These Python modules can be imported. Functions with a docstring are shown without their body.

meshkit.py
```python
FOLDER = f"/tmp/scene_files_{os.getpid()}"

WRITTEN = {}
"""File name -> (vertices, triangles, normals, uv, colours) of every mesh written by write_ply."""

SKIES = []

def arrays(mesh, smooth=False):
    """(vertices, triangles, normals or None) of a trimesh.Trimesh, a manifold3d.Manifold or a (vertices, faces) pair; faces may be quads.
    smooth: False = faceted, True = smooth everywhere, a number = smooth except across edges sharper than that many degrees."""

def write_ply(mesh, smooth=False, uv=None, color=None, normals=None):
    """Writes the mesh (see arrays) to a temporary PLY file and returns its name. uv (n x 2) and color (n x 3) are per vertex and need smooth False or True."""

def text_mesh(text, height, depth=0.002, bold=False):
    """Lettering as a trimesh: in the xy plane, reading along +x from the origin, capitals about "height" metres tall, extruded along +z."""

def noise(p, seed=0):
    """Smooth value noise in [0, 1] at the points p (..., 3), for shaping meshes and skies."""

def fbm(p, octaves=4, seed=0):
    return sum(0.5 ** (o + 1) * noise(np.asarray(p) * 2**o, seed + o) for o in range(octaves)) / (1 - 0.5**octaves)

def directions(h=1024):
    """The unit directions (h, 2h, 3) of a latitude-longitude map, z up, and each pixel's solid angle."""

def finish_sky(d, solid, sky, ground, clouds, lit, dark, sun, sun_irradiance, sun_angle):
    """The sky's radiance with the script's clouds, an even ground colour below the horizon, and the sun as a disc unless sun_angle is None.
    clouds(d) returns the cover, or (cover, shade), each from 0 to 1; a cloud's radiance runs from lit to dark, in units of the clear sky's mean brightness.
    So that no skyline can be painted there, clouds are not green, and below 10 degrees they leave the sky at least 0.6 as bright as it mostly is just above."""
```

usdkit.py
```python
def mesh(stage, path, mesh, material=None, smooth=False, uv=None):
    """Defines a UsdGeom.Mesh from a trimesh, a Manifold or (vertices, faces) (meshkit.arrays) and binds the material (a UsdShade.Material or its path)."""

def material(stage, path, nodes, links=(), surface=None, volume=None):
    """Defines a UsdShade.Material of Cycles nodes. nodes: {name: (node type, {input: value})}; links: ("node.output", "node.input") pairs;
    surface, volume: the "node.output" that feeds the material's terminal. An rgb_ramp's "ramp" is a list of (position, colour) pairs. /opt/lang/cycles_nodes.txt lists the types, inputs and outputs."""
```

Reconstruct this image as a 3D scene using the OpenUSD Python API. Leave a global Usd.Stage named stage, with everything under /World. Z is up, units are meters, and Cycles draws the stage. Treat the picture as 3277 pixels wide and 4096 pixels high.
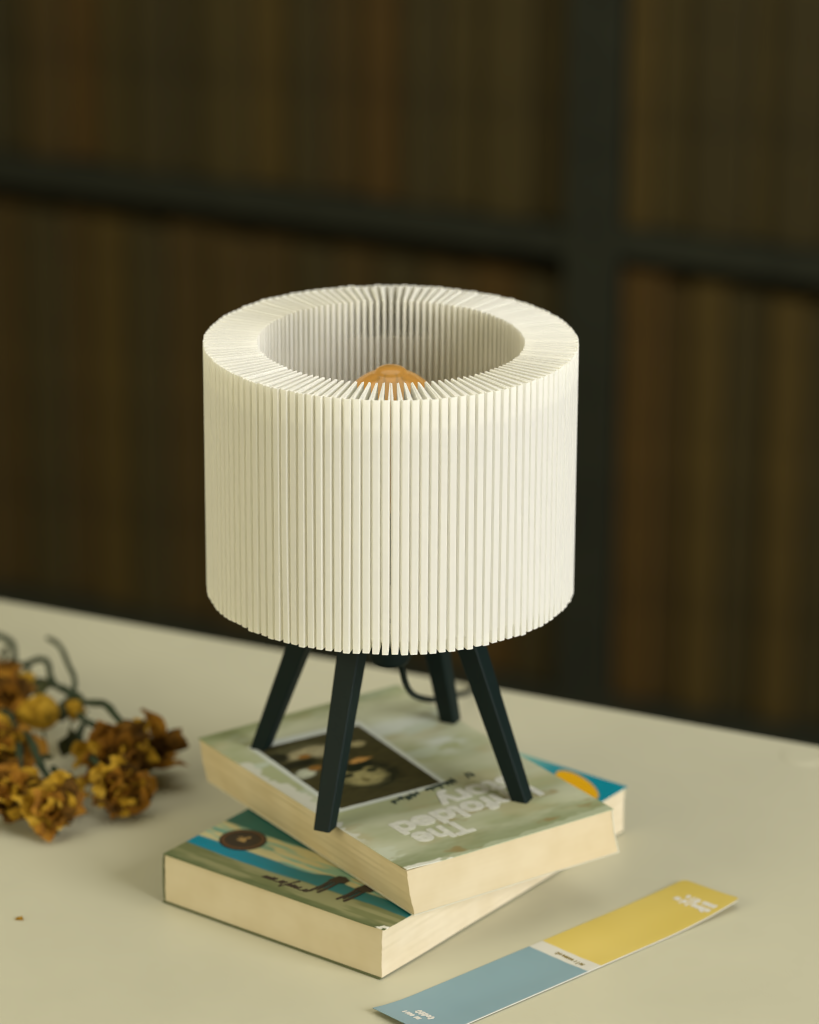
import math, random
import numpy as np, trimesh, usdkit, meshkit
from pxr import Usd, UsdGeom, UsdLux, UsdShade, Gf, Sdf, Vt
from shapely.geometry import LineString, Polygon, Point, box as sbox
from shapely.ops import unary_union
from shapely import affinity

stage = Usd.Stage.CreateInMemory()
UsdGeom.SetStageUpAxis(stage, UsdGeom.Tokens.z)
UsdGeom.SetStageMetersPerUnit(stage, 1.0)
UsdGeom.Xform.Define(stage, '/World')
RNG = np.random.default_rng(7)
random.seed(7)

# ------------------------------------------------------------------ camera
CAM = dict(C=(0.0, -1.68332, 0.81703), pitch=0.3581, yaw=0.00538, roll=0.00513, f=15145.07 / 3277)
cam = UsdGeom.Camera.Define(stage, '/World/camera')
cp, yw, rl = CAM['pitch'], CAM['yaw'], CAM['roll']
fw = np.array([math.sin(yw) * math.cos(cp), math.cos(yw) * math.cos(cp), -math.sin(cp)])
rt = np.cross(fw, [0, 0, 1]); rt /= np.linalg.norm(rt); up = np.cross(rt, fw)
rt, up = rt * math.cos(rl) + up * math.sin(rl), -rt * math.sin(rl) + up * math.cos(rl)
C = CAM['C']
cam.AddTransformOp().Set(Gf.Matrix4d(*rt, 0, *up, 0, *(-fw), 0, *C, 1))
cam.CreateHorizontalApertureAttr(24.0)
cam.CreateVerticalApertureAttr(24.0 * 1024 / 819)
cam.CreateFocalLengthAttr(24.0 * CAM['f'])
cam.CreateClippingRangeAttr(Gf.Vec2f(0.05, 50))
cam.CreateFStopAttr(4.0)
cam.CreateFocusDistanceAttr(1.715)
cam.CreateExposureAttr(0.0)

# ------------------------------------------------------------------ window light, plus added unseen fills for bounced light
def look_at(pos, target):
    z = np.array(pos, float) - np.array(target, float); z /= np.linalg.norm(z)
    x = np.cross([0, 0, 1], z)
    x = x / np.linalg.norm(x) if np.linalg.norm(x) > 1e-6 else np.array([1.0, 0, 0])
    y = np.cross(z, x)
    return Gf.Matrix4d(*x, 0, *y, 0, *z, 0, *[float(v) for v in pos], 1)
def rect_light(name, pos, target, w, h, power, color):
    l = UsdLux.RectLight.Define(stage, '/World/' + name)
    l.CreateWidthAttr(w); l.CreateHeightAttr(h); l.CreateIntensityAttr(power); l.CreateColorAttr(Gf.Vec3f(*color))
    l.AddTransformOp().Set(look_at(pos, target))
    return l
KEY, TOP, FILL, AMB = 13.6, 1.5, 4.9, 0.15
rect_light('window_light', (2.60, -2.00, 1.40), (0, 0, 0.12), 1.9, 1.75, KEY, (0.99, 0.985, 1.0))
rect_light('ceiling_bounce_fill', (-0.1, 0.15, 1.75), (-0.1, 0.1, 0), 2.2, 1.6, TOP, (1.0, 0.98, 0.90))  # added unseen fill, stands in for light bounced off the ceiling
rect_light('left_bounce_fill', (-1.9, -1.3, 0.9), (0, 0, 0.1), 1.4, 1.2, FILL, (1.0, 0.92, 0.64))  # added unseen fill, stands in for warm bounce from the left
dome = UsdLux.DomeLight.Define(stage, '/World/room_ambience')
dm = usdkit.material(stage, '/World/Looks/room_ambience', {'b': ('background_shader', {'color': (1.0, 0.86, 0.36), 'strength': AMB})}, surface='b.background')
UsdShade.MaterialBindingAPI.Apply(dome.GetPrim()).Bind(dm)

# ------------------------------------------------------------------ helpers
used = {}
def path_for(name, parent):
    base = (parent.GetPath().pathString if parent else '/World') + '/'
    k = used.get(base + name, 0); used[base + name] = k + 1
    return base + (name if k == 0 else f'{name}_{k:03d}')
def obj(name, mesh, mat, parent=None, smooth=False):
    return usdkit.mesh(stage, path_for(name, parent), mesh, mat, smooth=smooth).GetPrim()
def tag(o, label=None, cat=None, group=None, kind=None):
    for k, v in (('label', label), ('category', cat), ('group', group), ('kind', kind)):
        if v: o.SetCustomDataByKey(k, v)
    return o
def thing(name, label, cat, loc=(0, 0, 0), rz=0.0, group=None):
    x = UsdGeom.Xform.Define(stage, path_for(name, None))
    x.AddTranslateOp().Set(Gf.Vec3d(*[float(v) for v in loc])); x.AddRotateZOp().Set(math.degrees(rz))
    return tag(x.GetPrim(), label, cat, group)
def lin(c):
    c = np.array(c, float) / 255
    return np.where(c <= .04045, c / 12.92, ((c + .055) / 1.055) ** 2.4)
def bx(x0, x1, y0, y1, z0, z1, ch=0.0):
    if ch <= 0:
        m = trimesh.creation.box((x1 - x0, y1 - y0, z1 - z0)); m.apply_translation(((x0 + x1) / 2, (y0 + y1) / 2, (z0 + z1) / 2)); return m
    pts = []
    for sx, ax in ((-1, x0), (1, x1)):
        for sy, ay in ((-1, y0), (1, y1)):
            for sz, az in ((-1, z0), (1, z1)):
                for k in range(3):
                    q = [ax, ay, az]
                    for j, s in enumerate((sx, sy, sz)):
                        if j != k: q[j] -= s * ch
                    pts.append(q)
    return trimesh.convex.convex_hull(np.array(pts))
def loft(rings, closed=True, cap=True):
    """rings: list of (n,3) arrays -> mesh."""
    R_ = np.array(rings); k, n = R_.shape[:2]
    v = R_.reshape(-1, 3); f = []
    for i in range(k - 1):
        for j in range(n if closed else n - 1):
            a, b = i * n + j, i * n + (j + 1) % n
            f += [[a, b, b + n], [a, b + n, a + n]]
    if cap:
        v = np.vstack([v, R_[0].mean(0), R_[-1].mean(0)]); c0, c1 = len(v) - 2, len(v) - 1
        for j in range(n):
            f += [[c0, (j + 1) % n, j], [c1, (k - 1) * n + j, (k - 1) * n + (j + 1) % n]]
    return trimesh.Trimesh(v, f, process=False)
def spline(P, n):
    from scipy.interpolate import CubicSpline
    P = np.array(P, float); t = np.r_[0, np.cumsum(np.linalg.norm(np.diff(P, axis=0), axis=1))]
    return CubicSpline(t, P)(np.linspace(0, t[-1], n))
def tube(P, r, n=24, seg=8, r1=None, bump=0.0, seed=0):
    Q = spline(P, n); T = np.gradient(Q, axis=0); T /= np.linalg.norm(T, axis=1)[:, None]
    ref = np.array([0.31, 0.2, 0.93]); rings = []
    rng = np.random.default_rng(seed)
    for i in range(n):
        a = np.cross(T[i], ref); a /= np.linalg.norm(a); b = np.cross(T[i], a)
        rr = r + ((r1 if r1 is not None else r) - r) * i / (n - 1)
        rr *= 1 + bump * rng.uniform(-1, 1)
        th = np.linspace(0, 2 * np.pi, seg, endpoint=False)
        rings.append(Q[i] + rr * (np.outer(np.cos(th), a) + np.outer(np.sin(th), b)))
    return loft(rings)
def revolve(prof, n=64):
    th = np.linspace(0, 2 * np.pi, n, endpoint=False)
    rings = [np.c_[max(r, 1e-5) * np.cos(th), max(r, 1e-5) * np.sin(th), np.full(n, z)] for r, z in prof]
    return loft(rings)
def prism(shape, h, z=0.0):
    parts = [g for g in getattr(shape, 'geoms', [shape]) if g.area > 0]
    m = trimesh.util.concatenate([trimesh.creation.extrude_polygon(g, h, engine='earcut') for g in parts])
    m.apply_translation((0, 0, z)); return m
def sheet(v, colors, mat, name, parent, nu, nv, thick=0.0003):
    """A grid sheet (nu x nv points, v row-major along u then v) with a real underside; colours ride on the primvar Cd."""
    f = []
    idx = np.arange(nu * nv).reshape(nu, nv)
    a, b, c, d = idx[:-1, :-1].ravel(), idx[1:, :-1].ravel(), idx[1:, 1:].ravel(), idx[:-1, 1:].ravel()
    f = np.vstack([np.c_[a, b, c], np.c_[a, c, d]])
    N = nu * nv
    rim = np.r_[idx[:, 0], idx[-1, 1:], idx[::-1, -1][1:], idx[0, ::-1][1:-1]]
    low = v[rim] - [0, 0, thick]
    k = len(rim); j = np.arange(k); jn = (j + 1) % k
    side = np.vstack([np.c_[rim[j], N + j, N + jn], np.c_[rim[j], N + jn, rim[jn]]])
    vv = np.vstack([v, low]); cc = np.vstack([colors, colors[rim]])
    m = usdkit.mesh(stage, path_for(name, parent), (vv, np.vstack([f, side])), mat)
    UsdGeom.PrimvarsAPI(m).CreatePrimvar('Cd', Sdf.ValueTypeNames.Color3fArray, 'vertex').Set(Vt.Vec3fArray.FromNumpy((cc * .90).astype(np.float32)))
    return m.GetPrim()
def squiggle(length, height, seed, width, words=(1.0,), slant=0.25):
    """Illegible small print: pen strokes along +x."""
    rng = np.random.default_rng(seed); shapes = []; x = 0.0; tot = sum(words) + 0.25 * (len(words) - 1)
    for w in words:
        end = x + length * w / tot
        while x < end - height * .25:
            st = rng.uniform(.3, .55) * height; kind = rng.integers(0, 4)
            hh = height * (1.0 if rng.random() < .3 else .62)
            if kind == 0: P = [(x, 0), (x + slant * hh, hh)]
            elif kind == 1: P = [(x, 0), (x + slant * hh, hh), (x + st, hh * .8), (x + st * .8, 0)]
            elif kind == 2: P = [(x + st, hh * .7), (x + st * .4, hh), (x, hh * .4), (x + st * .5, 0), (x + st, hh * .3)]
            else: P = [(x, hh * .5), (x + st * .8, hh * .55), (x + st * .5, hh), (x, hh * .6), (x + st * .3, 0), (x + st, hh * .1)]
            shapes.append(LineString(P).buffer(width)); x += st + .22 * height
        x = end + length * .25 / tot
    return unary_union(shapes)
def scrawl(length, height, seed, width, slant=.55):
    rng = np.random.default_rng(seed); P, x = [], 0.0
    while x < length:
        st = height * rng.uniform(.16, .34); hh = height * (rng.uniform(.85, 1.2) if rng.random() < .28 else rng.uniform(.32, .5)); dip = -height * (.5 if rng.random() < .15 else .02)
        P += [(x, dip), (x + slant * hh, hh), (x + slant * hh + st * .35, hh * .93), (x + st * .55, height * .04)]; x += st + (height * .35 if rng.random() < .12 else 0)
    return LineString(P).buffer(width)
def sm(a, b, x):
    t = np.clip((x - a) / (b - a), 0, 1); return t * t * (3 - 2 * t)

# ------------------------------------------------------------------ materials
def mat(name, nodes, links, surface): return usdkit.material(stage, '/World/Looks/' + name, nodes, links, surface=surface)
def plain(name, col, rough=.5, var=0.0, scale=40, bump=0.0, bscale=300, spec=.5, coat=0.0):
    nodes = {'p': ('principled_bsdf', {'base_color': tuple(col), 'roughness': rough, 'specular_ior_level': spec, 'coat_weight': coat}), 'tc': ('texture_coordinate', {})}
    links = []
    if var:
        c = np.array(col)
        nodes['n'] = ('noise_texture', {'scale': scale, 'detail': 4.0, 'roughness': .6})
        nodes['r'] = ('rgb_ramp', {'ramp': [(.3, tuple(c * (1 - var))), (.7, tuple(np.minimum(c * (1 + var), .95)))]})
        links += [('tc.object', 'n.vector'), ('n.fac', 'r.fac'), ('r.color', 'p.base_color')]
    if bump:
        nodes['bn'] = ('noise_texture', {'scale': bscale, 'detail': 3.0})
        nodes['b'] = ('bump', {'strength': bump, 'distance': .001})
        links += [('tc.object', 'bn.vector'), ('bn.fac', 'b.height'), ('b.normal', 'p.normal')]
    return mat(name, nodes, links, 'p.BSDF')
M = {}
M['table'] = plain('table_white', (.525, .505, .362), .40, .04, 9, .05, 900, .45)
M['black'] = plain('black_plastic', (.0035, .0105, .0095), .55, .12, 60, .12, 700, .15)
M['bookcase'] = plain('bookcase_dark', (.0165, .0185, .0095), .65, .2, 20, spec=.25)
M['wall'] = plain('room_wall', (.05, .05, .035), .8)
M['floor'] = plain('floor_wood', (.07, .045, .02), .5, .2, 10)
# pleated shade: thin white plastic that lets light through
M['shade'] = mat('shade_white', {
    'tc': ('texture_coordinate', {}),
    'n': ('noise_texture', {'scale': 900.0, 'detail': 2.0}), 'b': ('bump', {'strength': .12, 'distance': .0004}),
    'd': ('diffuse_bsdf', {'color': (.985, .985, .97)}), 't': ('translucent_bsdf', {'color': (.99, .98, .915)}),
    'm': ('mix_closure', {'fac': .64}), 'g': ('glossy_bsdf', {'color': (.985, .98, .955), 'roughness': 1.0, 'distribution': 'multi_ggx'}), 'm2': ('mix_closure', {'fac': .27})},
    [('tc.object', 'n.vector'), ('n.fac', 'b.height'), ('b.normal', 'd.normal'), ('d.BSDF', 'm.closure1'), ('t.BSDF', 'm.closure2'),
     ('m.closure', 'm2.closure1'), ('g.BSDF', 'm2.closure2')], 'm2.closure')
GLOW = .12                        # the bulb is on, very low
M['bulb'] = mat('amber_glass', {
    'tr': ('transparent_bsdf', {'color': (.97, .66, .22)}), 'd': ('translucent_bsdf', {'color': (.60, .36, .09)}), 'dd': ('diffuse_bsdf', {'color': (.40, .23, .055)}),
    'a': ('mix_closure', {'fac': .5}), 'm': ('mix_closure', {'fac': .66}), 'g': ('glossy_bsdf', {'color': (1, .95, .85), 'roughness': .06}),
    'f': ('fresnel', {'IOR': 1.5}), 'o': ('mix_closure', {}), 'e': ('emission', {'color': (1.0, .62, .18), 'strength': GLOW}), 's': ('add_closure', {})},
    [('d.BSDF', 'a.closure1'), ('dd.BSDF', 'a.closure2'), ('tr.BSDF', 'm.closure1'), ('a.closure', 'm.closure2'), ('f.fac', 'o.fac'), ('m.closure', 'o.closure1'), ('g.BSDF', 'o.closure2'), ('o.closure', 's.closure1'), ('e.emission', 's.closure2')], 's.closure')
M['added_reflector'] = plain('added_reflector_white', (.86, .83, .70), .6)  # for the added disc that brightens the shade
M['filament'] = plain('filament_wire', (.2, .12, .03), .4)
def pages(name, col, dark):
    return mat(name, {
        'tc': ('texture_coordinate', {}), 'mp': ('mapping', {'scale': (14.0, 14.0, 2600.0)}), 'n': ('noise_texture', {'scale': 1.0, 'detail': 3.0, 'roughness': .7}),
        'r': ('rgb_ramp', {'ramp': [(.25, dark), (.6, col), (.8, tuple(min(1, c * 1.04) for c in col))]}),
        'n2': ('noise_texture', {'scale': 45.0, 'detail': 4.0}), 'r2': ('rgb_ramp', {'ramp': [(.35, (.93, .91, .86)), (.65, (1, 1, 1))]}),
        'mx': ('mix', {'mix_type': 'multiply', 'fac': 1.0}),
        'b': ('bump', {'strength': .25, 'distance': .0004}), 'p': ('principled_bsdf', {'roughness': .85, 'specular_ior_level': .15})},
        [('tc.object', 'mp.vector'), ('mp.vector', 'n.vector'), ('n.fac', 'r.fac'), ('tc.object', 'n2.vector'), ('n2.fac', 'r2.fac'),
         ('r.color', 'mx.color1'), ('r2.color', 'mx.color2'), ('mx.color', 'p.base_color'), ('n.fac', 'b.height'), ('b.normal', 'p.normal')], 'p.BSDF')
M['pages1'] = pages('pages_cream', (.68, .60, .435), (.66, .58, .415))
M['pages2'] = pages('pages_yellowed', (.65, .555, .37), (.63, .533, .35))
M['print'] = mat('printed_card', {'a': ('attribute', {'attribute': 'Cd'}), 'tc': ('texture_coordinate', {}), 'n': ('noise_texture', {'scale': 500.0, 'detail': 2.0}),
    'b': ('bump', {'strength': .06, 'distance': .0003}), 'p': ('principled_bsdf', {'roughness': .42, 'specular_ior_level': .4})},
    [('a.color', 'p.base_color'), ('tc.object', 'n.vector'), ('n.fac', 'b.height'), ('b.normal', 'p.normal')], 'p.BSDF')
M['title'] = plain('title_ink', (.66, .66, .57), .5, .12, 350)
M['ink'] = plain('dark_ink', (.03, .05, .035), .6)
M['brown_ink'] = plain('brown_ink', (.032, .02, .010), .6)
M['gold_ink'] = plain('gold_ink', (.22, .16, .03), .6)
M['pale_ink'] = plain('pale_ink', (.66, .64, .58), .6)
M['cover_edge'] = plain('cover_card', (.62, .60, .47), .6, .05, 60)
M['cover_olive'] = plain('cover_olive', (.10, .12, .05), .5, .1, 60)
M['stem'] = plain('dry_stem', (.030, .046, .022), .75, .35, 150, .4, 400, .25)
M['sepal'] = plain('dry_sepal', (.05, .055, .02), .8, .35, 200, .4, 400, .2)
def petal_mat(name, a, b, c):
    return mat(name, {'tc': ('texture_coordinate', {}), 'n': ('noise_texture', {'scale': 130.0, 'detail': 5.0, 'roughness': .65}),
        'r': ('rgb_ramp', {'ramp': [(.28, a), (.5, b), (.74, c)]}), 'd': ('principled_bsdf', {'roughness': .8, 'specular_ior_level': .15}), 't': ('translucent_bsdf', {}),
        'b': ('bump', {'strength': .6, 'distance': .001}), 'm': ('mix_closure', {'fac': .25})},
        [('tc.object', 'n.vector'), ('n.fac', 'r.fac'), ('r.color', 'd.base_color'), ('r.color', 't.color'), ('n.fac', 'b.height'), ('b.normal', 'd.normal'),
         ('d.BSDF', 'm.closure1'), ('t.BSDF', 'm.closure2')], 'm.closure')
M['petal_gold'] = petal_mat('petal_gold', (.13, .065, .008), (.50, .29, .020), (.78, .52, .08))
M['petal_orange'] = petal_mat('petal_orange', (.09, .04, .01), (.36, .16, .018), (.55, .29, .035))
M['petal_brown'] = petal_mat('petal_brown', (.022, .015, .006), (.13, .062, .010), (.42, .20, .025))

# ------------------------------------------------------------------ the room, table, bookcases
E_, N_ = np.array([.9116, -.4110]), np.array([.4110, .9116])      # along and across the table's back edge
RZ = math.atan2(E_[1], E_[0])
def room(s, n, z=0.0): return (E_[0] * s + N_[0] * n, E_[1] * s + N_[1] * n, z)
def rot(m): m.apply_transform(trimesh.transformations.rotation_matrix(RZ, (0, 0, 1))); return m
FZ = -0.74
tag(obj('floor', rot(bx(-3, 3, -3, 2.2, FZ - .05, FZ)), M['floor']), kind='structure')
tag(obj('wall', rot(bx(-3, 3, 2.05, 2.13, FZ + .002, 2.2)), M['wall']), kind='structure')
t = thing('table', 'large white table with a thin rounded top carrying the lamp and books', 'table', (0, 0, 0), RZ)
obj('tabletop', bx(-.80, .75, -.62, .2307, -.024, 0, .003), M['table'], t, smooth=30)
for x in (-.74, .69):
    for y in (-.56, .17):
        obj('leg', bx(x - .02, x + .02, y - .02, y + .02, FZ + .001, -.0245, .002), M['table'], t)
# round cable cap let into the table by its back edge
g = thing('cable_cap', 'flat round white cable cap set in the table by its right back edge', 'cable cap', (0.2186, 0.1352, 0.0))
obj('rim', revolve([(0, .0002), (.0108, .0002), (.0112, .0003), (.0120, .0004), (.0126, .0003), (.0130, .0001)], 72), M['table'], g, smooth=30)
obj('cap', revolve([(0, .0004), (.0098, .0004), (.0101, .0002)], 64), M['table'], g)

BK = {}
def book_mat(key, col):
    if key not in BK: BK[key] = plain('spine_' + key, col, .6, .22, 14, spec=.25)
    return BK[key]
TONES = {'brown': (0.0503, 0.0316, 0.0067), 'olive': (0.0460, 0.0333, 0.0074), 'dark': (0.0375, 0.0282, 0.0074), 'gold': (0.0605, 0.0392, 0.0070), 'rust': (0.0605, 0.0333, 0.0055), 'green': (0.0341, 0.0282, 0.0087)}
WORDS = {'brown': 'brown', 'olive': 'olive brown', 'dark': 'blackish', 'gold': 'golden brown', 'rust': 'rust brown', 'green': 'dark green'}
NF, K = 1.60, 1.2875                                     # distance of the shelf fronts along N_
ORD = ['first', 'second', 'third', 'fourth', 'fifth', 'sixth', 'seventh', 'eighth', 'ninth', 'tenth', 'eleventh', 'twelfth', 'thirteenth', 'fourteenth', 'fifteenth', 'sixteenth', 'seventeenth', 'eighteenth', 'nineteenth', 'twentieth']
def bookcase(s0, s1, shelves, top, side, label):
    b = thing('bookcase', label, 'bookcase', room(0, NF), RZ)
    for a in (s0, s1 - .0250):
        obj('side_panel', bx(a, a + .0250, 0, .40, FZ + .001, top, .001), M['bookcase'], b)
    obj('back_panel', bx(s0 + .0252, s1 - .0252, .392, .3995, FZ + .05, top - .021), M['bookcase'], b)
    obj('top_panel', bx(s0 + .0252, s1 - .0252, .002, .391, top - .02, top - .001, .001), M['bookcase'], b)
    for z in shelves: obj('shelf', bx(s0 + .0252, s1 - .0252, .002, .391, z - .027, z, .001), M['bookcase'], b)
    return b
SPLIT = -.5214
bookcase(-1.60, SPLIT, (-.6276, -.1640, .40), .90, 'left', 'dark bookcase filling the left of the background, full of brown books')
bookcase(SPLIT + .001, .42, (-.6276, -.1583, .40), .9045, 'right', 'dark bookcase at the right of the background behind a dark upright')
def row(s, seq, z, where, left):
    for i, (w, tone, h) in enumerate(seq):
        w, h = w * K, h * K
        if s + w < -1.20 or s > -.27: s += w; continue           # outside the picture
        nth = len(seq) - 1 - i if left else i
        d = .17 + .05 * ((i * 37) % 10) / 10; y0 = .012 + .018 * ((i * 53) % 7) / 7
        o = thing('shelved_book', f'blurred {WORDS[tone]} book, {ORD[nth]} to the {"left" if left else "right"} of the dark upright, {where}', 'book', room(s + w / 2, NF + y0, z), RZ, 'books on the shelves behind')
        W = w - .0012
        cover = bx(-W / 2, W / 2, 0, .004, .0005, h, .0012)
        obj('spine', cover, book_mat(tone, TONES[tone]), o)
        for sg in (-1, 1):
            a, b_ = (-W / 2, -W / 2 + .002) if sg < 0 else (W / 2 - .002, W / 2)
            obj('cover', bx(a, b_, .0042, d, .0005, h), book_mat(tone, TONES[tone]), o)
        obj('page_block', bx(-W / 2 + .0022, W / 2 - .0022, .0042, d - .004, .004, h - .004), book_mat('dark', TONES['dark']), o)  # pages coloured dark to stand in for the shade above the row
        s += w
UL = [(.040, 'brown', .285), (.030, 'olive', .27), (.045, 'green', .29), (.026, 'dark', .25), (.030, 'brown', .28), (.034, 'rust', .26), (.03, 'olive', .29), (.028, 'dark', .28), (.03, 'dark', .27),
      (.036, 'olive', .28), (.034, 'gold', .285), (.026, 'dark', .26), (.034, 'brown', .28), (.033, 'rust', .275), (.03, 'dark', .25), (.034, 'olive', .29), (.036, 'olive', .28), (.03, 'olive', .27)]
tot = sum(a[0] for a in UL)
row(SPLIT - .028 - tot * K, UL, -.1635, 'on the upper shelf', True)
LL = [(.04, 'brown', 0.318), (.034, 'olive', 0.318), (.028, 'brown', 0.318), (.030, 'brown', 0.318), (.031, 'dark', 0.318), (.030, 'brown', 0.318), (.032, 'gold', 0.318), (.03, 'dark', 0.318), (.04, 'brown', 0.320), (.036, 'brown', 0.318), (.034, 'brown', 0.318),
      (.03, 'dark', 0.318), (.038, 'brown', 0.318), (.04, 'dark', 0.318), (.036, 'brown', 0.318), (.04, 'rust', 0.318), (.035, 'dark', 0.318)]
tot = sum(a[0] for a in LL)
row(SPLIT - .028 - tot * K, LL, -.6270, 'on the lower shelf', True)
UR = [(.020, 'gold', .29), (.030, 'olive', .28), (.038, 'dark', .285), (.024, 'olive', .29), (.034, 'dark', .27), (.032, 'brown', .285), (.03, 'dark', .28), (.036, 'olive', .28), (.03, 'brown', .29)]
row(SPLIT + .0290, UR, -.1578, 'on the upper shelf', False)
LR = [(.030, 'rust', 0.333), (.022, 'brown', 0.325), (.026, 'gold', 0.330), (.034, 'dark', 0.325), (.026, 'gold', 0.325), (.034, 'dark', 0.318), (.024, 'olive', 0.318), (.03, 'dark', 0.318), (.034, 'brown', 0.318)]
row(SPLIT + .0290, LR, -.6270, 'on the lower shelf', False)

# ------------------------------------------------------------------ the two paperbacks
def paperback_block(w, l, h, shear, wob, seed, spine_left):
    """page block: cross-section in (u, z), leaning and a little hollow at the fore-edge, drawn along v."""
    k = 14; zs = np.linspace(0, h, k); left, right = [], []
    for z in zs:
        q = z / h
        s = shear * (1 - q) + wob * math.sin(math.pi * q)
        left.append((s, z)); right.append((w + s, z))
    sec = np.array(left[::-1] + right)
    m = 40; rings = []
    for i in range(m):
        v = l * i / (m - 1)
        jig = (meshkit.noise(np.c_[sec[:, 1] * 900, np.full(len(sec), v * 30), np.full(len(sec), seed)]) - .5) * .0005
        rings.append(np.c_[sec[:, 0] + jig, np.full(len(sec), v), sec[:, 1]])
    return loft(rings)

# --- lower book: beach picture, cream pages
B1 = dict(o=(-.10799, -.03905), th=-.64934, w=.13293, l=.20016, h=.0261)
b1 = thing('paperback_book', 'lower paperback with a teal beach cover and round seal, under the green one', 'book', (*B1['o'], 0), B1['th'])
w, l, h = B1['w'], B1['l'], B1['h']
obj('back_cover', bx(-.0012, w - .0022, -.0006, l + .0003, .0003, .0009), M['cover_olive'], b1)
blk = paperback_block(w - .0016, l - .0006, h - .0014, -.0004, -.0004, 3, True); blk.apply_translation((.0004, .0003, .00105))
obj('page_block', blk, M['pages1'], b1)
ring = []
for z, dx in ((.0006, -.0004), (.003, -.0011), (.009, -.0013), (.018, -.0013), (h - .003, -.0011), (h - .0006, -.0005)):
    ring.append(np.array([(dx, 0, z), (dx, l, z), (dx + .0006, l, z), (dx + .0006, 0, z)]))
obj('spine', loft(ring), M['cover_olive'], b1)
nu, nv = 230, 340
U, V = np.meshgrid(np.linspace(-.0006, w, nu), np.linspace(-.0004, l, nv), indexing='ij')
um, vm = U * 1000, V * 1000
P3 = lambda s, k=0: np.stack([um * s, vm * s * 2.2, np.full_like(um, k)], -1)
nz = lambda s, k=0, o=4: meshkit.fbm(P3(s, k), o, k)
sand, teal, blue, cream, pale = lin((138, 138, 96)), lin((10, 106, 100)), lin((6, 132, 156)), lin((205, 196, 146)), lin((120, 180, 165))
col = np.empty(um.shape + (3,))
streak = meshkit.fbm(np.stack([um * .035, vm * .35, np.zeros_like(um)], -1), 4, 5)
mixc = lambda a, b, t: a * (1 - t[..., None]) + np.asarray(b) * t[..., None]
lineA = 16.6 - .6 * np.sin(um * .05) + (streak - .5) * 2.5
lineB = 26.6 + 4.0 * np.exp(-((um - 80) / 7) ** 2) + (streak - .5) * 3
lineC = 45.3 + (streak - .5) * 4
col[:] = mixc(np.broadcast_to(sand, col.shape), lin((105, 112, 70)), sm(.42, .62, streak) * .8)
col = mixc(col, lin((80, 95, 58)), (1 - sm(1, 6, vm + (nz(.1, 2) - .5) * 5)) * .7)
bl = mixc(np.broadcast_to(blue, col.shape), lin((15, 105, 108)), sm(20, 75, um))
col = mixc(col, bl, sm(-.6, .6, vm - lineA))
cl = mixc(np.broadcast_to(cream, col.shape), pale, sm(.5, .62, meshkit.fbm(np.stack([um * .05, vm * .4, np.full_like(um, 3)], -1), 4, 9)) * .8)
col = mixc(col, cl, sm(-.7, .7, vm - lineB))
band = np.exp(-((vm - 36 + um * .03) / 2.2) ** 2) * sm(62, 40, um) * sm(.42, .55, nz(.09, 4))
col = mixc(col, lin((70, 150, 140)), np.clip(band, 0, 1) * .8)
tl = mixc(np.broadcast_to(teal, col.shape), lin((10, 85, 80)), nz(.06, 6) * .8)
tl = mixc(tl, lin((0, 140, 158)), sm(120, 185, vm))
tl = mixc(tl, pale, sm(100, 68, um) * sm(150, 190, vm))
col = mixc(col, tl, sm(-.7, .7, vm - lineC))
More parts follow.
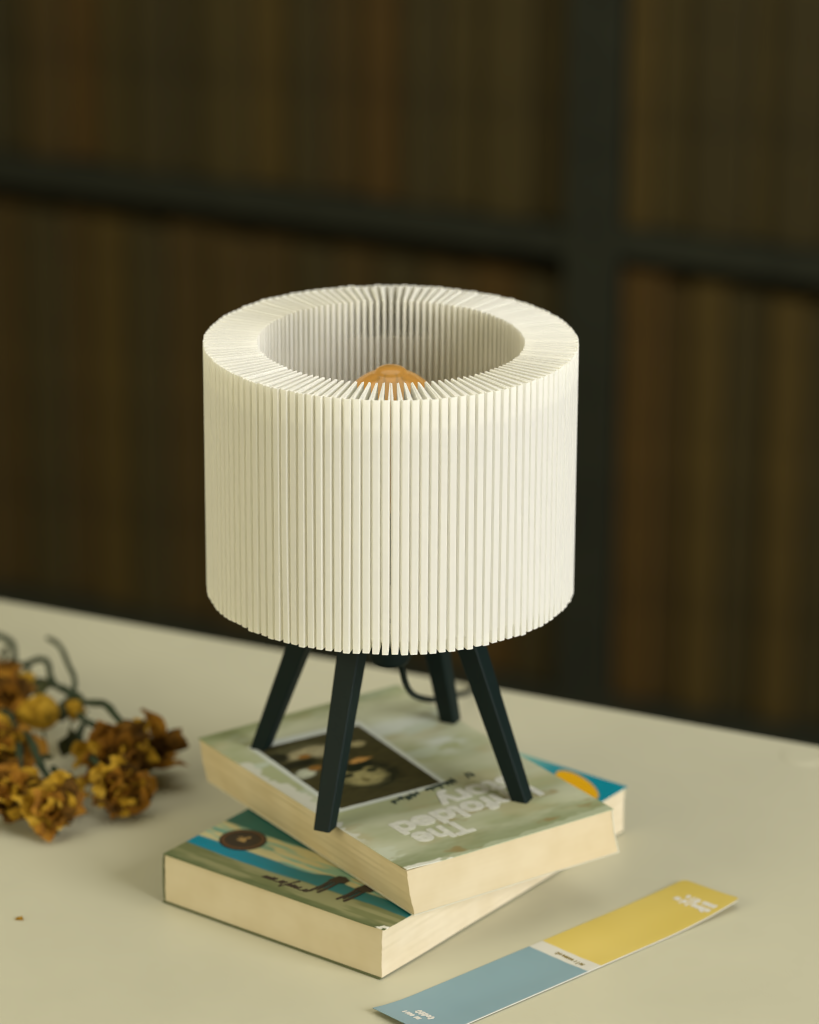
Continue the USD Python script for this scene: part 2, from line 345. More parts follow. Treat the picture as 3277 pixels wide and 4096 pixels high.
# large golden disc of the picture at the right end, pale sky beside it
ds = np.hypot((um - 112) / 17.0, (vm - 186) / 8.2 + (um - 112) * .055)
col = mixc(col, lin((236, 178, 14)), sm(1.04, .97, ds))
col = mixc(col, pale, sm(176, 170, vm) * sm(120, 126, um) * sm(120, 150, vm) * .8)
# chipped white corner at the front
chip = np.hypot(um - w * 1000, (vm + .2)) + (nz(.5, 8) - .5) * 4
col = mixc(col, lin((232, 230, 215)), sm(4.6, 3.9, chip) * sm(1.5, 2.2, chip))
zc = h + .0001 * np.sin(um * .04) * sm(0, 20, vm) + .0004 * np.exp(-((um - w * 1000) ** 2 + vm ** 2) / 60)
dark = sm(.0, .5, vm) 
cv = sheet(np.c_[U.ravel(), V.ravel(), zc.ravel()], col.reshape(-1, 3), M['print'], 'front_cover', b1, nu, nv)
ZI = h + .00012
def place(m, x, y, ang=0.0):
    m = m.copy(); m.apply_transform(trimesh.transformations.rotation_matrix(ang, (0, 0, 1))); m.apply_translation((x / 1000, y / 1000, 0)); return m
# round seal
seal = thing_seal = obj('seal', place(prism(Point(0, 0).buffer(.0115, 40), .00025, ZI), 20.4, 34.6), M['brown_ink'], b1)
obj('seal_ring', place(prism(Point(0, 0).buffer(.0102, 40).difference(Point(0, 0).buffer(.0093, 40)), .0001, ZI + .00026), 20.4, 34.6), plain('seal_copper', (.14, .06, .02), .45), seal)
tick = unary_union([LineString([(.0008 * math.cos(a) * 9.2 / .8, .0008 * math.sin(a) * 9.2 / .8), (.0083 * math.cos(a), .0083 * math.sin(a))]).buffer(.00022) for a in np.linspace(0, 2 * math.pi, 30, endpoint=False)])
obj('seal_lettering', place(prism(tick, .0001, ZI + .00037), 20.4, 34.6), plain('seal_dull', (.10, .055, .02), .5), seal)
emb = unary_union([Polygon([(-.0026, -.002), (.0026, -.002), (.0006, .003), (-.0004, .0022)]), Polygon([(-.0038, .0005), (-.0012, .0012), (-.002, .0022)]), Point(.0012, .0034).buffer(.0009)])
obj('seal_emblem', place(prism(emb, .0001, ZI + .00026), 20.4, 34.6), plain('seal_gold', (.42, .27, .10), .45), seal)
sc = scrawl(.027, .0062, 12, .00034)
obj('author_script', place(prism(sc, .0001, ZI), 53, 9.2, -.01), M['brown_ink'], b1)
for cx, cy in ((84.5, 12.0), (100, 12.2)):
    body = Polygon([(-.0045, .0135), (-.0030, .0200), (.0004, .0208), (.0044, .0188), (.0040, .0150), (.0015, .0135), (-.001, .0128)])
    legs = [LineString([(-.0030, .0150), (-.0030, .0070), (-.0042, 0)]).buffer(.00075), LineString([(.0010, .0145), (.0008, .007), (-.0002, .0004)]).buffer(.0008), LineString([(-.0010, .0140), (-.0014, .008), (-.002, .002)]).buffer(.0005)]
    obj('animal_figure', place(prism(unary_union([body] + legs), .0001, ZI), cx, cy), M['brown_ink'], b1)

# --- upper book: pale green cover with a photograph, yellowed pages
B2 = dict(o=(.00809, -.1086), th=.60366, w=.12005, l=.18187, h=.02522)
z0 = .0267
b2 = thing('paperback_book', 'upper paperback with worn pale green cover, photograph and title, carrying the lamp', 'book', (*B2['o'], z0), B2['th'])
w, l, h = B2['w'], B2['l'], .05132 - z0
SH = .0044
obj('back_cover', bx(SH - .0002, w + SH, .0002, l - .0002, .0002, .0006), M['cover_edge'], b2)
blk = paperback_block(w - .0012, l - .0008, h - .0012, SH, -.0006, 5, False); blk.apply_translation((.0004, .0004, .0007))
obj('page_block', blk, M['pages2'], b2)
ring = []
for q in np.linspace(0, 1, 9):
    s = SH * (1 - q) - .0006 * math.sin(math.pi * q) - .00076; z = .0006 + q * (h - .0012)
    ring.append(np.array([(w + s, .0002, z), (w + s + .0006, .0002, z), (w + s + .0006, l - .0002, z), (w + s, l - .0002, z)]))
obj('spine', loft(ring), M['cover_edge'], b2)
nu, nv = 220, 330
U, V = np.meshgrid(np.linspace(-.0003, w, nu), np.linspace(-.0004, l, nv), indexing='ij')
um, vm = U * 1000, V * 1000
wash = nz(.022, 11); fine = nz(.12, 13)
col = np.empty(um.shape + (3,))
col[:] = mixc(np.broadcast_to(lin((198, 201, 170)), col.shape), lin((174, 180, 138)), sm(.32, .70, wash))
col = mixc(col, lin((184, 174, 130)), sm(.52, .72, nz(.035, 17)) * .5)
col = mixc(col, lin((196, 206, 186)), sm(.54, .66, nz(.03, 19)) * sm(60, 120, vm) * .8)
col = mixc(col, lin((126, 138, 92)), sm(26, 4, vm + (fine - .5) * 14) * .7)
col = mixc(col, lin((120, 132, 82)), sm(164, 182, vm + (fine - .5) * 12) * .7)
col = mixc(col, lin((150, 120, 60)), sm(.60, .72, nz(.06, 23)) * sm(70, 20, vm) * .6)
# cloudy white forms in the upper half of the picture
cloud = np.exp(-(((um - 88) / 22) ** 2 + ((vm - 138) / 9) ** 2)) + .9 * np.exp(-(((um - 98) / 9) ** 2 + ((vm - 108) / 12) ** 2))
col = mixc(col, lin((208, 214, 200)), np.clip(cloud * sm(.35, .6, nz(.07, 29)) * 1.4, 0, .9))
# photograph with white border
A, Bq, Cc, D = np.array([14.1, 159.5]), np.array([78.0, 155.0]), np.array([71.6, 67.6]), np.array([9.4, 70.0])
def inset(um, vm, A, Bq, Cc, D):
    def side(P, Q): n = np.array([-(Q - P)[1], (Q - P)[0]]) / np.hypot(*(Q - P)); return (um - P[0]) * n[0] + (vm - P[1]) * n[1]
    return np.minimum.reduce([-side(A, Bq), -side(Bq, Cc), -side(Cc, D), -side(D, A)])
dv = inset(um, vm, A, Bq, Cc, D)
col = mixc(col, lin((212, 218, 206)), sm(-.3, .3, dv))
iA, iB, iC, iD = np.array([16.6, 153.2]), np.array([74.6, 150.2]), np.array([68.9, 70.6]), np.array([12.6, 73.2])
di = inset(um, vm, iA, iB, iC, iD)
ph = np.empty(col.shape); ph[:] = lin((70, 66, 38))
def blob(cx, cy, rx, ry, ang, c, soft=.35, amt=1.0):
    global ph
    dx, dy = um - cx, vm - cy; ca, sa = math.cos(ang), math.sin(ang)
    d = np.hypot((dx * ca + dy * sa) / rx, (-dx * sa + dy * ca) / ry) + (nz(.2, 31) - .5) * .35
    ph = mixc(ph, lin(c), sm(1 + soft, 1 - soft, d) * amt)
blob(30, 140, 17, 8, .1, (92, 90, 60)); blob(33, 137, 12, 4.6, .15, (176, 166, 126)); blob(43, 133, 8, 5, .3, (172, 164, 128))
blob(31, 133.4, 3.6, 2.2, 0, (150, 104, 40)); blob(19, 139, 6, 6, 0, (48, 48, 30)); blob(24, 127, 10, 4, 0, (40, 40, 24))
blob(20.5, 116, 6, 4.6, .5, (186, 190, 164), .3); blob(28, 119, 4, 2.6, .2, (150, 108, 50), .3)
blob(44.5, 99, 15.5, 17, .2, (44, 46, 28), .25); blob(42.5, 98.0, 11.0, 10.5, .1, (158, 150, 100), .32); blob(47, 108.5, 8.5, 4.2, .2, (36, 42, 26), .2); blob(49, 104.2, 3.0, 2.0, .2, (150, 142, 92), .3)
blob(36, 102.5, 3.6, 2.2, .2, (52, 54, 34), .3); blob(50, 102, 3.4, 2.4, .2, (56, 58, 36), .3); blob(41, 94, 2, 3, 0, (120, 112, 68))
blob(52, 115, 6.6, 2.5, .12, (196, 148, 80), .3); blob(61.5, 131.5, 4, 3.2, 0, (166, 156, 112), .3); blob(60, 118, 6, 3, 0, (70, 66, 36))
col = mixc(col, ph * (.62 + .8 * nz(.3, 53)[..., None]), sm(-.25, .25, di))
# wear: scuffed paper along the fore-edge and the top edge, torn front corner
edge_u = 3.2 + 5.5 * np.exp(-((vm - 98) / 16) ** 2) + 2.5 * np.exp(-((vm - 136) / 7) ** 2) - 4.2 * np.exp(-((vm - 165) / 14) ** 2)
col = mixc(col, lin((214, 214, 196)), sm(.8, -.8, um - edge_u + (nz(.16, 37) - .40) * 9) * sm(30, 46, vm) * sm(150, 142, vm))
col = mixc(col, lin((184, 192, 160)), sm(.6, -.4, vm - 2.6 - 2.4 * sm(60, 110, um) + (nz(.14, 41) - .5) * 5) * .85)
tear = np.hypot((um - 1) * .30, vm * 2.2) + (nz(.2, 43) - .5) * 5
col = mixc(col, lin((226, 226, 210)), sm(6.6, 5.8, tear))
col = mixc(col, lin((206, 212, 190)), sm(9, 5, np.hypot(um * .7, vm - 20) + (nz(.25, 47) - .5) * 10) * .7)
curl = .0010 * np.exp(-((um / 14) ** 2 + (vm / 8) ** 2))
zc = h + .00012 * np.sin(vm * .06) * sm(0, 30, vm) * 0 + curl
sheet(np.c_[U.ravel(), V.ravel(), zc.ravel()], col.reshape(-1, 3), M['print'], 'front_cover', b2, nu, nv, .00035)
ZT = h + .00008
def title(word, right_u, base_v, width, cap):
    m = meshkit.text_mesh(word, cap, .00012, bold=True)
    tri = m.vertices[m.faces]; tri = tri[(tri[:, :, 2] > .0001).all(1)]
    shp = unary_union([Polygon(t_[:, :2]).buffer(1e-6) for t_ in tri]).buffer(.00055).simplify(.00006)
    m = prism(shp, .00012)
    lo, hi = m.bounds
    m.apply_translation((-hi[0], 0, 0)); m.apply_scale((width / (hi[0] - lo[0]), 1, 1))
    m.apply_transform(trimesh.transformations.rotation_matrix(math.pi, (0, 0, 1)))
    m.apply_translation((right_u / 1000, base_v / 1000, ZT))
    obj('title_lettering', m, M['title'], b2)
title('The', 22.0, 30.2, .0300, .0125)
title('Unfolded', 20.5, 44.8, .0825, .0125)
title('Story', 55.0, 58.8, .0480, .0125)
sq = scrawl(.016, .0034, 21, .00030, .3); sq2 = scrawl(.018, .0042, 22, .00030, .3); sq3 = squiggle(.006, .0046, 25, .00045, (1.0,), .3)
for s_, u_, v_ in ((sq, 53, 67.0), (sq2, 76, 69.8), (sq3, 87, 72.0)):
    obj('handwriting', place(prism(s_, .0001, ZT + .00015), u_, v_, math.pi + .08), M['ink'], b2)

# ------------------------------------------------------------------ table lamp
ZS, ZB, R = .27265, .14999, .0876
Z2 = .05132 + .0002
PHI = -2.01672
lamp = thing('table_lamp', 'table lamp with white pleated drum shade and four black legs on the books', 'lamp', (0, 0, 0))
RL, RT = .0705, .0338
slope = (RT - RL) / (ZB - Z2)
for k in range(4):
    a = PHI + k * math.pi / 2
    er, et = np.array([math.cos(a), math.sin(a), 0]), np.array([-math.sin(a), math.cos(a), 0])
    rings = []
    for i, z in enumerate(np.linspace(Z2, ZB + .0015, 8)):
        q = (z - Z2) / (ZB - Z2); s = (.0042 + .0018 * q); r = RL + slope * (z - Z2); c = .0006
        c8 = [(s, s - c), (s - c, s), (-s + c, s), (-s, s - c), (-s, -s + c), (-s + c, -s), (s - c, -s), (s, -s + c)]
        rings.append(np.array([er * (r + x) + et * y + np.array([0, 0, z]) for x, y in c8]))
    obj('leg', loft(rings), M['black'], lamp, smooth=20)
obj('base_plate', revolve([(0, ZB + .0018), (.0600, ZB + .0018), (.0608, ZB + .0026), (.0608, ZB + .0052), (.060, ZB + .006), (0, ZB + .006)], 96), M['black'], lamp, smooth=30)
obj('lamp_holder', revolve([(0, .1085), (.006, .1088), (.0088, .1102), (.0102, .1130), (.0106, .118), (.0106, ZB + .0016), (0, ZB + .0016)], 48), M['black'], lamp, smooth=40)
obj('bulb_socket', revolve([(0, ZB + .0061), (.019, ZB + .0061), (.020, ZB + .008), (.020, ZB + .038), (.018, ZB + .041), (0, ZB + .041)], 48), M['black'], lamp, smooth=30)
# amber globe bulb with a rounded pip on top
cz, rb = .2330, .0250
prof = [(0, ZB + .0412), (.0128, ZB + .0412), (.0129, cz - .0216)]
for a in np.linspace(-59, 70, 28): prof.append((rb * math.cos(math.radians(a)), cz + rb * math.sin(math.radians(a))))
ztop = prof[-1][1]
prof += [(.0081, ztop + .0002), (.0077, ztop + .0007)]
for a in np.linspace(20, 90, 10): prof.append((.0078 * math.cos(math.radians(a)), ztop + .0001 + .0036 * math.sin(math.radians(a))))
obj('added_reflector', revolve([(.0205, ZB + .0062), (.0585, ZB + .0062), (.0588, ZB + .0070), (.0585, ZB + .0076), (.0205, ZB + .0076), (.0205, ZB + .0062)], 96), M['added_reflector'], lamp)  # unseen white disc added to bounce light up inside the shade
bulb = obj('bulb', revolve(prof, 72), M['bulb'], lamp, smooth=60)
fil = [tube([(.004 * math.cos(k), .004 * math.sin(k), ZB + .042), (.010 * math.cos(k), .010 * math.sin(k), cz), (.005 * math.cos(k), .005 * math.sin(k), cz + .022)], .0004, 12, 5) for k in np.linspace(0, 2 * math.pi, 6, endpoint=False)]
obj('filament', trimesh.util.concatenate(fil), M['filament'], bulb)
# shade: a hoop with 124 pleats
shade = obj('lamp_shade', revolve([(.0611, ZB + .0020), (.0621, ZB + .0020), (.0621, ZB + .0050), (.0611, ZB + .0050), (.0611, ZB + .0020)], 124), M['shade'], lamp)
NP = 124; DP = 2 * math.pi / NP; RI = R * .714; T_ = .00045
rng = np.random.default_rng(11)
QS = np.array([0, .05, .055, .25, .45, .65, .84, .885, .92, 1.0])
def pleat_section(wo, wl, wr, j0, j1, rj, cutl, cutr):
    """outline of one pleat at radius rj, where it meets its neighbours; wl, wr: insets beside a seam."""
    c = .00035; wi = RI * DP / 2 - .00004; wj = rj * DP / 2 - .00005
    out = [(-wi + wl * .6, RI + j0), (-wj + wl, rj), (-wo + wl, R - c), (-wo + wl + .00010, R - c * .35), (-wo + wl + c, R), (wo - wr - c, R), (wo - wr - .00010, R - c * .35), (wo - wr, R - c), (wj - wr, rj), (wi - wr * .6, RI + j1)]
    a = (cutr - RI) / (R - RI); xr = (wi - T_) * (1 - a) + (wo - T_) * a
    inn = [(wi - T_ - wr * .6, RI), (xr - wr, cutr - .0001), (xr - wr - .0001, cutr), (-xr + wl + .0001, cutr), (-xr + wl, cutr - .0001), (-wi + T_ + wl * .6, RI)]
    return np.array(out + inn)
for k in range(NP):
    # seams at the front and the back, where the two halves of the shade meet
    a0 = -math.pi / 2 + (k + .5) * DP
    wo = R * DP * .70 / 2 * rng.uniform(.96, 1.03)
    wl = .00010 if k in (0, NP // 2) else 0.0
    wr = .00010 if k in (NP // 2 - 1, NP - 1) else 0.0
    j0, j1 = rng.normal(0, .00015, 2)
    rj_ = rng.normal(0, .00010)
    lean, amp, ph_ = rng.normal(0, .00010), rng.normal(0, .00010), rng.uniform(0, 6.28)
    rings = []
    zt_, zb_ = ZS + rng.normal(0, .00015), ZB + rng.normal(0, .0003)
    for q in QS:
        z = zb_ + (zt_ - zb_) * q
        RJ = R - .0017 - .0125 * max(0, 1 - q / .052)              # groove made shallow to stay light, deepened at the lower rim for dark notches
        cut = R - T_ if q > .88 else RI + .0035                    # pockets filled in below the upper rim to lighten the inside
        sec = pleat_section(wo, wl, wr, j0, j1, RJ, 0, cut)
        grow = np.clip((sec[:, 1] - (R - .0017)) / .0017, 0, 1)
        x = sec[:, 0] + grow * (lean * (q - .5) * 2 + amp * math.sin(ph_ + q * 5)); r = sec[:, 1] + rj_ * grow
        dx, dy = -math.sin(a0), math.cos(a0); ex, ey = math.cos(a0), math.sin(a0)
        rings.append(np.c_[ex * r + dx * x, ey * r + dy * x, np.full(len(x), z)])
    R_ = np.array(rings); n = len(sec)
    v = R_.reshape(-1, 3); f = []
    for i in range(len(QS) - 1):
        for j in range(n):
            a, b = i * n + j, i * n + (j + 1) % n
            f += [[a, b, b + n], [a, b + n, a + n]]
    # caps on the section's own points
    for lvl, flip in ((0, False), (len(QS) - 1, True)):
        sec = pleat_section(wo, wl, wr, j0, j1, R - .0142 if lvl == 0 else R - .0017, 0, R - T_ if lvl else RI + .0035)
        pv, pf = trimesh.creation.triangulate_polygon(Polygon(sec), engine='earcut')
        m_ = np.array([np.argmin(((sec - p) ** 2).sum(1)) for p in pv])
        for tri in pf:
            i0, i1, i2 = m_[tri] + lvl * n; f.append([i0, i2, i1] if flip else [i0, i1, i2])
    pm = trimesh.Trimesh(v, np.array(f), process=False); trimesh.repair.fix_normals(pm)
    if not pm.is_watertight: print('pleat open', k)
    obj('pleat', pm, M['shade'], shade)
# mains cord from the holder, down behind the lamp and over the table's back edge
obj('power_cord', tube([(.0050, .002, .1098), (.0058, .006, .1040), (.0070, .014, .0950), (.0100, .031, .0810), (.0163, .060, .0650), (.0235, .091, .0508), (.0305, .128, .0370), (.0365, .160, .0240), (.0425, .200, .0085), (.0470, .226, .0030), (.0492, .2385, .0000), (.0505, .2425, -.010), (.0505, .243, -.06), (.05, .243, -.16)], .0016, 70, 10), M['black'], lamp, smooth=True)

# ------------------------------------------------------------------ paint colour card
AX, AC = np.array([.745, .667]), np.array([.667, -.745])
card = thing('colour_card', 'long two colour paint card, blue green and yellow, lying in front of the books', 'paint card', (-.0074, -.1502, 0), math.atan2(AX[1], AX[0]))
Ls, Ws = 203.5, 37.6
nu, nv = 330, 64
U, V = np.meshgrid(np.linspace(0, Ls, nu), np.linspace(0, -Ws, nv), indexing='ij')    # mm; v runs to the right-hand side
q = -V
# rounded far corners
ins = np.clip(U - (Ls - 4), 0, 4); 
vin = np.clip(3.0 - q, 0, 3); vin2 = np.clip(3.0 - (Ws - q), 0, 3)
Ux = U - (ins / 4) * (3.0 - np.sqrt(np.clip(9 - vin ** 2, 0, 9))) - (ins / 4) * (3.0 - np.sqrt(np.clip(9 - vin2 ** 2, 0, 9)))
zz = .35 + 3.6 * (np.clip((26 - U) / 26, 0, 1) ** 2) * (.6 + .4 * q / Ws) + 4.0 * (np.clip((U - 150) / 53, 0, 1) ** 2) * (.25 + .75 * q / Ws) + .5 * np.exp(-((q - Ws) / 9) ** 2)
Pm = np.stack([U * .03, q * .03, np.zeros_like(U)], -1); nn = meshkit.fbm(Pm, 3, 3)
col = np.empty(U.shape + (3,)); col[:] = lin((214, 212, 200))
d1, d2 = 98.6 + q * .06, 107.2 + q * .06
tealc = mixc(np.broadcast_to(lin((134, 166, 176)), col.shape), lin((124, 156, 166)), nn)
yel = mixc(np.broadcast_to(lin((222, 200, 112)), col.shape), lin((212, 188, 88)), nn)
col = mixc(col, tealc, sm(.3, -.3, U - d1)); col = mixc(col, yel, sm(-.3, .3, U - d2))
col = mixc(col, lin((222, 222, 212)), sm(.7, .3, Ws - q))
sheet(np.c_[Ux.ravel() / 1000, V.ravel() / 1000, zz.ravel() / 1000], col.reshape(-1, 3), M['print'], 'card', card, nu, nv, .0003)
def card_z(m):
    v = m.vertices; u_, q_ = v[:, 0] * 1000, -v[:, 1] * 1000
    z = .35 + 3.6 * (np.clip((26 - u_) / 26, 0, 1) ** 2) * (.6 + .4 * q_ / Ws) + 4.0 * (np.clip((u_ - 150) / 53, 0, 1) ** 2) * (.25 + .75 * q_ / Ws) + .5 * np.exp(-((q_ - Ws) / 9) ** 2)
    v[:, 2] += z / 1000 + .00008; m.vertices = v; return m
def card_print(seed, length, height, wd, words, x, y, m_):
    s = squiggle(length, height, seed, wd, words, .05)
    m = prism(s.segmentize(.002), .00008); m.apply_transform(trimesh.transformations.rotation_matrix(math.pi / 2, (0, 0, 1)))   # reads across the card, tops to the near end
    m.apply_translation((x / 1000, y / 1000, 0)); obj('print', card_z(m), m_, card)
card_print(31, .0175, .0024, .00026, (1.2, 2.4, .8), 104.6, -31.0, M['gold_ink'])
card_print(33, .0200, .0036, .0006, (1.0, 1.2), 191.5, -33.0, M['pale_ink'])
card_print(35, .0240, .0036, .0006, (1.4, 1.4), 186.8, -33.5, M['pale_ink'])
card_print(37, .0110, .0032, .0005, (1.0,), 16.8, -23.5, M['pale_ink'])
card_print(38, .0120, .0032, .0005, (1.0,), 11.0, -20.5, M['pale_ink'])
# fallen crumb of petal
tag(obj('petal_crumb', trimesh.Trimesh([(-.1787, -.0583, .0003), (-.1745, -.0588, .0004), (-.1752, -.0563, .0013), (-.1778, -.0566, .0010)], [[0, 1, 2], [0, 2, 3], [0, 2, 1], [0, 3, 2]], process=False), M['petal_gold']), 'tiny orange crumb of dried petal alone on the white table', 'petal')

# ------------------------------------------------------------------ dried roses
P = lambda *p: np.array(p)
def petal(base, axis, phi, tilt, length, width, cup, seed, crumple=.25):
    rng = np.random.default_rng(seed)
    a = np.array(axis, float); a /= np.linalg.norm(a)
    x = np.cross(a, [.2, .3, .9]); x /= np.linalg.norm(x); y = np.cross(a, x)
    out = x * math.cos(phi) + y * math.sin(phi); side = np.cross(a, out)
    n, m = 8, 7; v = []
    for i in range(n):
        q = i / (n - 1)
        ang = tilt + cup * (.5 - q) + .5 * max(0, q - .75) * 3      # leans out, then curls back at the lip
        for j in range(m):
            s = j / (m - 1) * 2 - 1
            wd = width * math.sin(math.pi * min(1, .12 + q * .70)) ** .6
            rad = length * q
            p = base + a * (rad * math.cos(ang)) + out * (rad * math.sin(ang)) + side * s * wd
            p = p - out * (abs(s) ** 2) * wd * .55 * (1.2 - q)       # curls round the heart
            v.append(p)
    v = np.array(v)
    k = 1 / (length * .33)
    dis = np.stack([meshkit.fbm(v * k + seed * 7.3, 3, seed % 97), meshkit.fbm(v * k + 31 + seed, 3, seed % 89), meshkit.fbm(v * k + 71 + seed * 3, 3, seed % 83)], -1) - .5
    v = v + dis * length * crumple * 1.6 * np.repeat(np.linspace(.2, 1, n), m)[:, None]
    f = []
    for i in range(n - 1):
        for j in range(m - 1):
            a_, b_ = i * m + j, i * m + j + 1
            f += [[a_, b_, b_ + m], [a_, b_ + m, a_ + m]]
    return trimesh.Trimesh(v, f, process=False)
def clampz(m, z=.0006):
    v = np.array(m.vertices); v[:, 2] = np.where(v[:, 2] < z, z + (v[:, 2] - z) * .02 * 0, v[:, 2]); m.vertices = v; return m
def rose(label, centre, axis, size, count, mats, seed, stem=None, sepals=4, openness=1.0, crumple=.5):
    rng = np.random.default_rng(seed)
    c = np.array(centre, float); a = np.array(axis, float); a /= np.linalg.norm(a)
    r_ = thing('dried_rose', label, 'dried rose', (0, 0, 0), 0, 'dried roses lying on the table')
    base = c - a * size * .55
    for k in range(count):
        q = (k + .5) / count
        phi = k * 2.39996 + rng.uniform(-.3, .3)
        tilt = (.15 + 1.15 * q ** .8) * openness + rng.uniform(-.15, .15)
        ln = size * (.95 + .35 * q) * rng.uniform(.82, 1.15); wd = size * (.26 + .26 * q) * rng.uniform(.7, 1.15)
        m_ = M[mats[min(len(mats) - 1, int(rng.random() * len(mats)))]]
        obj('petal', clampz(petal(base, a, phi, tilt, ln, wd, rng.uniform(.7, 1.3), seed * 131 + k, crumple)), m_, r_, smooth=True)
    # green calyx and its sepals
    cal = trimesh.creation.icosphere(2, size * .26); cal.apply_translation(base - a * size * .08)
    hip = obj('calyx', clampz(cal), M['sepal'], r_, smooth=True)
    for k in range(sepals):
        obj('sepal', clampz(petal(base - a * size * .1, a, k * 2 * math.pi / max(1, sepals) + .4, 1.2 + rng.uniform(-.2, .7), size * rng.uniform(.6, .95), size * .13, .6, seed * 77 + k, .2)), M['sepal'], hip, smooth=True)
    if stem is not None:
        obj('stem', tube([base - a * size * .1] + [np.array(s) for s in stem], .0021, 30, 8, .0017, .2, seed), M['stem'], r_, smooth=True)
    return r_
G, O, Bn = 'petal_gold', 'petal_orange', 'petal_brown'
rose('largest brown crumpled dried rose, nearest the stacked books', P(-0.1397, 0.0877, 0.0210), (.25, -.75, .55), .0180, 38, [Bn, O, Bn, G, O], 1,
     [P(-0.1349, 0.0945, 0.0300), P(-0.1377, 0.1041, 0.0310), P(-0.1439, 0.1197, 0.0310), P(-0.1521, 0.1365, 0.0290), P(-0.1595, 0.1426, 0.0260), P(-0.1649, 0.1528, 0.0260), P(-0.1710, 0.1563, 0.0270), P(-0.1820, 0.1830, 0.0270), P(-0.1909, 0.2037, 0.0250), P(-0.1957, 0.2031, 0.0230), P(-0.2059, 0.2335, 0.0180), P(-0.2168, 0.2637, 0.0140), P(-0.2293, 0.2896, 0.0100)])
rose('dark brown dried rose lying lowest in the bunch, towards the camera from the largest', P(-0.1350, 0.0578, 0.0150), (.15, -.85, .2), .0155, 32, [Bn, Bn, O, O, G], 2, [P(-0.1440, 0.0695, 0.0200), P(-0.1563, 0.0984, 0.0180), P(-0.1612, 0.1250, 0.0180), P(-0.1589, 0.1333, 0.0200)])
rose('half open dried rose with two broad rust petals at the right tip of the bunch', P(-0.1200, 0.1015, 0.0180), (.45, .1, .75), .0150, 13, [Bn, O, Bn], 3, [P(-0.1313, 0.1227, 0.0160), P(-0.1458, 0.1251, 0.0180), P(-0.1583, 0.1326, 0.0200), P(-0.1661, 0.1591, 0.0220)], 3, 1.15, .2)
# the two broad petals of that rose
r3 = stage.GetPrimAtPath('/World/dried_rose_002')
obj('petal', petal(P(-0.1215, 0.1050, 0.0220), (0.0, .25, 1), 1.9, .25, .0185, .0088, .4, 901, .2), M[O], r3, smooth=True)
obj('petal', petal(P(-0.1192, 0.1034, 0.0190), (.9, .0, .35), 0.2, .3, .0185, .0062, .4, 905, .2), M[Bn], r3, smooth=True)
# closed golden bud
def bud(label, centre, axis, length, rad, mat_, seed, stem):
    r_ = thing('dried_rose', label, 'dried rosebud', (0, 0, 0), 0, 'dried roses lying on the table')
    c, a = np.array(centre), np.array(axis, float); a /= np.linalg.norm(a)
    x = np.cross(a, [0, 0, 1.]); x /= np.linalg.norm(x); y = np.cross(a, x)
    for k in range(5):
        ph0 = k * 2 * math.pi / 5; rings = []
        for q in np.linspace(.02, 1, 12):
            rr = rad * math.sin(math.pi * q ** .8) ** .75 * (1.0 + .05 * k) + .0003
            th = ph0 + np.linspace(-1.0, 1.0, 9) + q * .7
            ridge = 1 + .07 * np.cos(np.linspace(-1, 1, 9) * 3) + .05 * np.sin(th * 7 + q * 9)
            rings.append(c + a * length * (q - .5) + np.outer(rr * ridge * np.cos(th), x) + np.outer(rr * ridge * np.sin(th), y))
        obj('petal', clampz(loft(rings, closed=False, cap=False)), M[mat_], r_, smooth=True)
    cal = trimesh.creation.icosphere(2, rad * .55); cal.apply_translation(c - a * length * .5)
    hip = obj('calyx', clampz(cal), M['sepal'], r_, smooth=True)
    for k in range(4):
        obj('sepal', clampz(petal(c - a * length * .5, a, k * 1.57, .9, length * .7, rad * .25, .5, seed + k, .2)), M['sepal'], hip, smooth=True)
    obj('stem', tube([c - a * length * .5] + [np.array(s) for s in stem], .0015, 18, 8, .0013, .12, seed), M['stem'], r_, smooth=True)
bud('plump closed golden rosebud in the middle of the bunch', P(-0.1843, 0.1379, 0.0220), (-.9, -.25, .1), .0240, .0078, G, 41, [P(-0.1725, 0.1457, 0.0240), P(-0.1678, 0.1528, 0.0260), P(-0.1664, 0.1582, 0.0300), P(-0.1698, 0.1720, 0.0330), P(-0.1750, 0.1932, 0.0330), P(-0.1864, 0.2220, 0.0300)])
bud('small narrow golden rosebud beside the forked stem', P(-0.1655, 0.1439, 0.0210), (.25, -.8, .15), .0120, .0046, G, 47, [P(-0.1684, 0.1528, 0.0260), P(-0.1738, 0.1622, 0.0270)])
bud('small golden bud with dark sepals at the top left of the bunch', P(-0.1930, 0.1728, 0.0240), (.3, -.8, .3), .0100, .0050, G, 53, [P(-0.1939, 0.1838, 0.0260), P(-0.1961, 0.2007, 0.0240)])
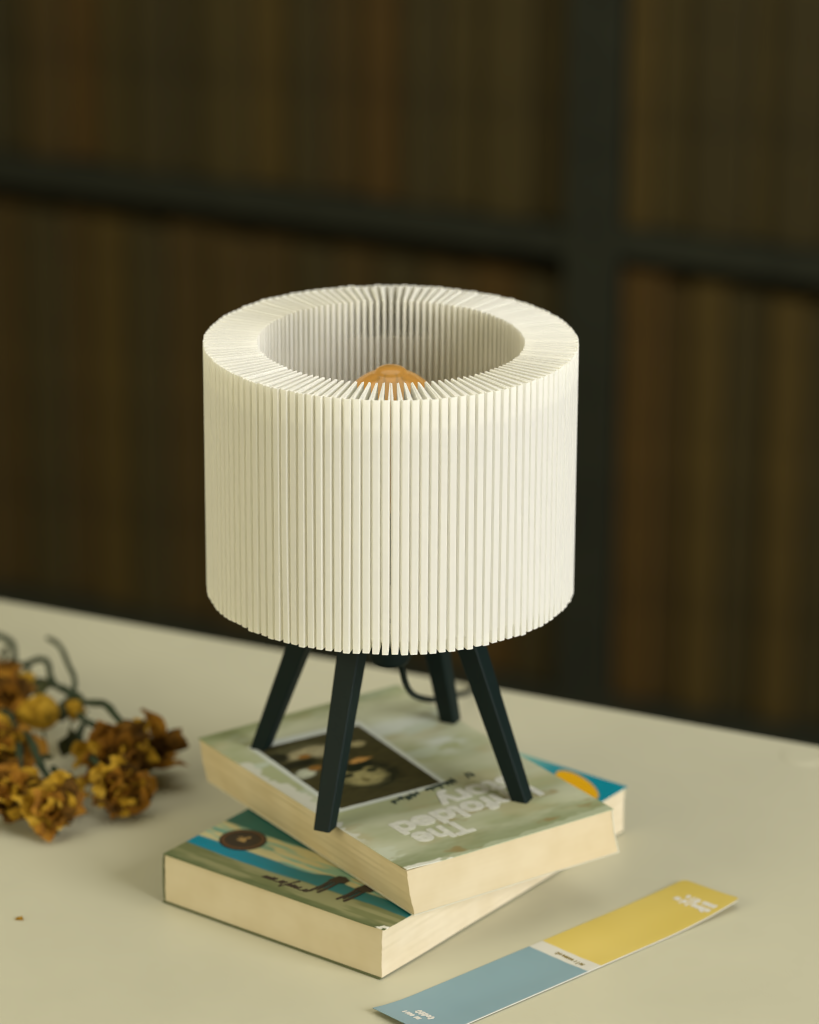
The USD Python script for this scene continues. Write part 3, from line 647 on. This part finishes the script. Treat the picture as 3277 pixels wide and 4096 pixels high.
rose('bright orange yellow dried rose at the bottom of the bunch', P(-0.1687, 0.0370, 0.0160), (.1, -.75, .6), .0150, 26, [G, O, Bn, G], 5, [P(-0.1705, 0.0590, 0.0180), P(-0.1764, 0.0703, 0.0220), P(-0.1843, 0.0964, 0.0250), P(-0.1961, 0.1196, 0.0240), P(-0.2063, 0.1356, 0.0220)])
rose('small yellow dried rose tucked behind the bright one', P(-0.1611, 0.0641, 0.0120), (.4, -.3, .7), .0095, 14, [G, Bn], 6, [P(-0.1664, 0.0682, 0.0150), P(-0.1716, 0.0778, 0.0180)])
rose('tangled brown and gold dried rose cut by the lower left picture edge', P(-0.1919, 0.0496, 0.0180), (-.1, -.7, .6), .0155, 28, [O, Bn, G], 7, [P(-0.1891, 0.0865, 0.0220), P(-0.1969, 0.1146, 0.0200)])
rose('curled orange dried rose at the left picture edge, halfway up the bunch', P(-0.1968, 0.0961, 0.0220), (.2, -.7, .6), .0150, 26, [O, G, Bn], 8, [P(-0.1961, 0.1196, 0.0240), P(-0.2034, 0.1413, 0.0220)])
rose('rust dried rose at the left picture edge above the golden bud', P(-0.2028, 0.1536, 0.0230), (.1, -.7, .6), .0130, 24, [O, Bn], 9, [P(-0.2013, 0.1809, 0.0240), P(-0.1968, 0.1838, 0.0260)])
rose('dark small dried rose highest on the left of the bunch', P(-0.2086, 0.1940, 0.0210), (-.2, -.5, .8), .0100, 18, [Bn, O], 10, [P(-0.2157, 0.2178, 0.0200)])
def leaf(label, base, axis, phi, tilt, ln, wd, seed):
    tag(obj('dried_leaf', clampz(petal(base, axis, phi, tilt, ln, wd, .3, seed, .22)), M['sepal'], smooth=True), label, 'leaf')
leaf('dark curled dried leaf between the golden bud and the largest rose', P(-0.1661, 0.1224, 0.0210), (.1, -.8, -.2), .5, .2, .0170, .0062, 61)
leaf('dark dried leaf folded behind the golden bud', P(-0.1807, 0.1674, 0.0260), (-.3, -.6, .3), 1.2, .3, .0120, .0050, 62)
leaf('thorny dried sprig of leaf on the stem above the bright rose', P(-0.1800, 0.0798, 0.0220), (.9, .3, .1), .2, .1, .0085, .0016, 63)
leaf('small dark dried leaf at the top left by the stem', P(-0.2092, 0.2130, 0.0220), (.3, -.6, .4), .2, .2, .0100, .0050, 64)
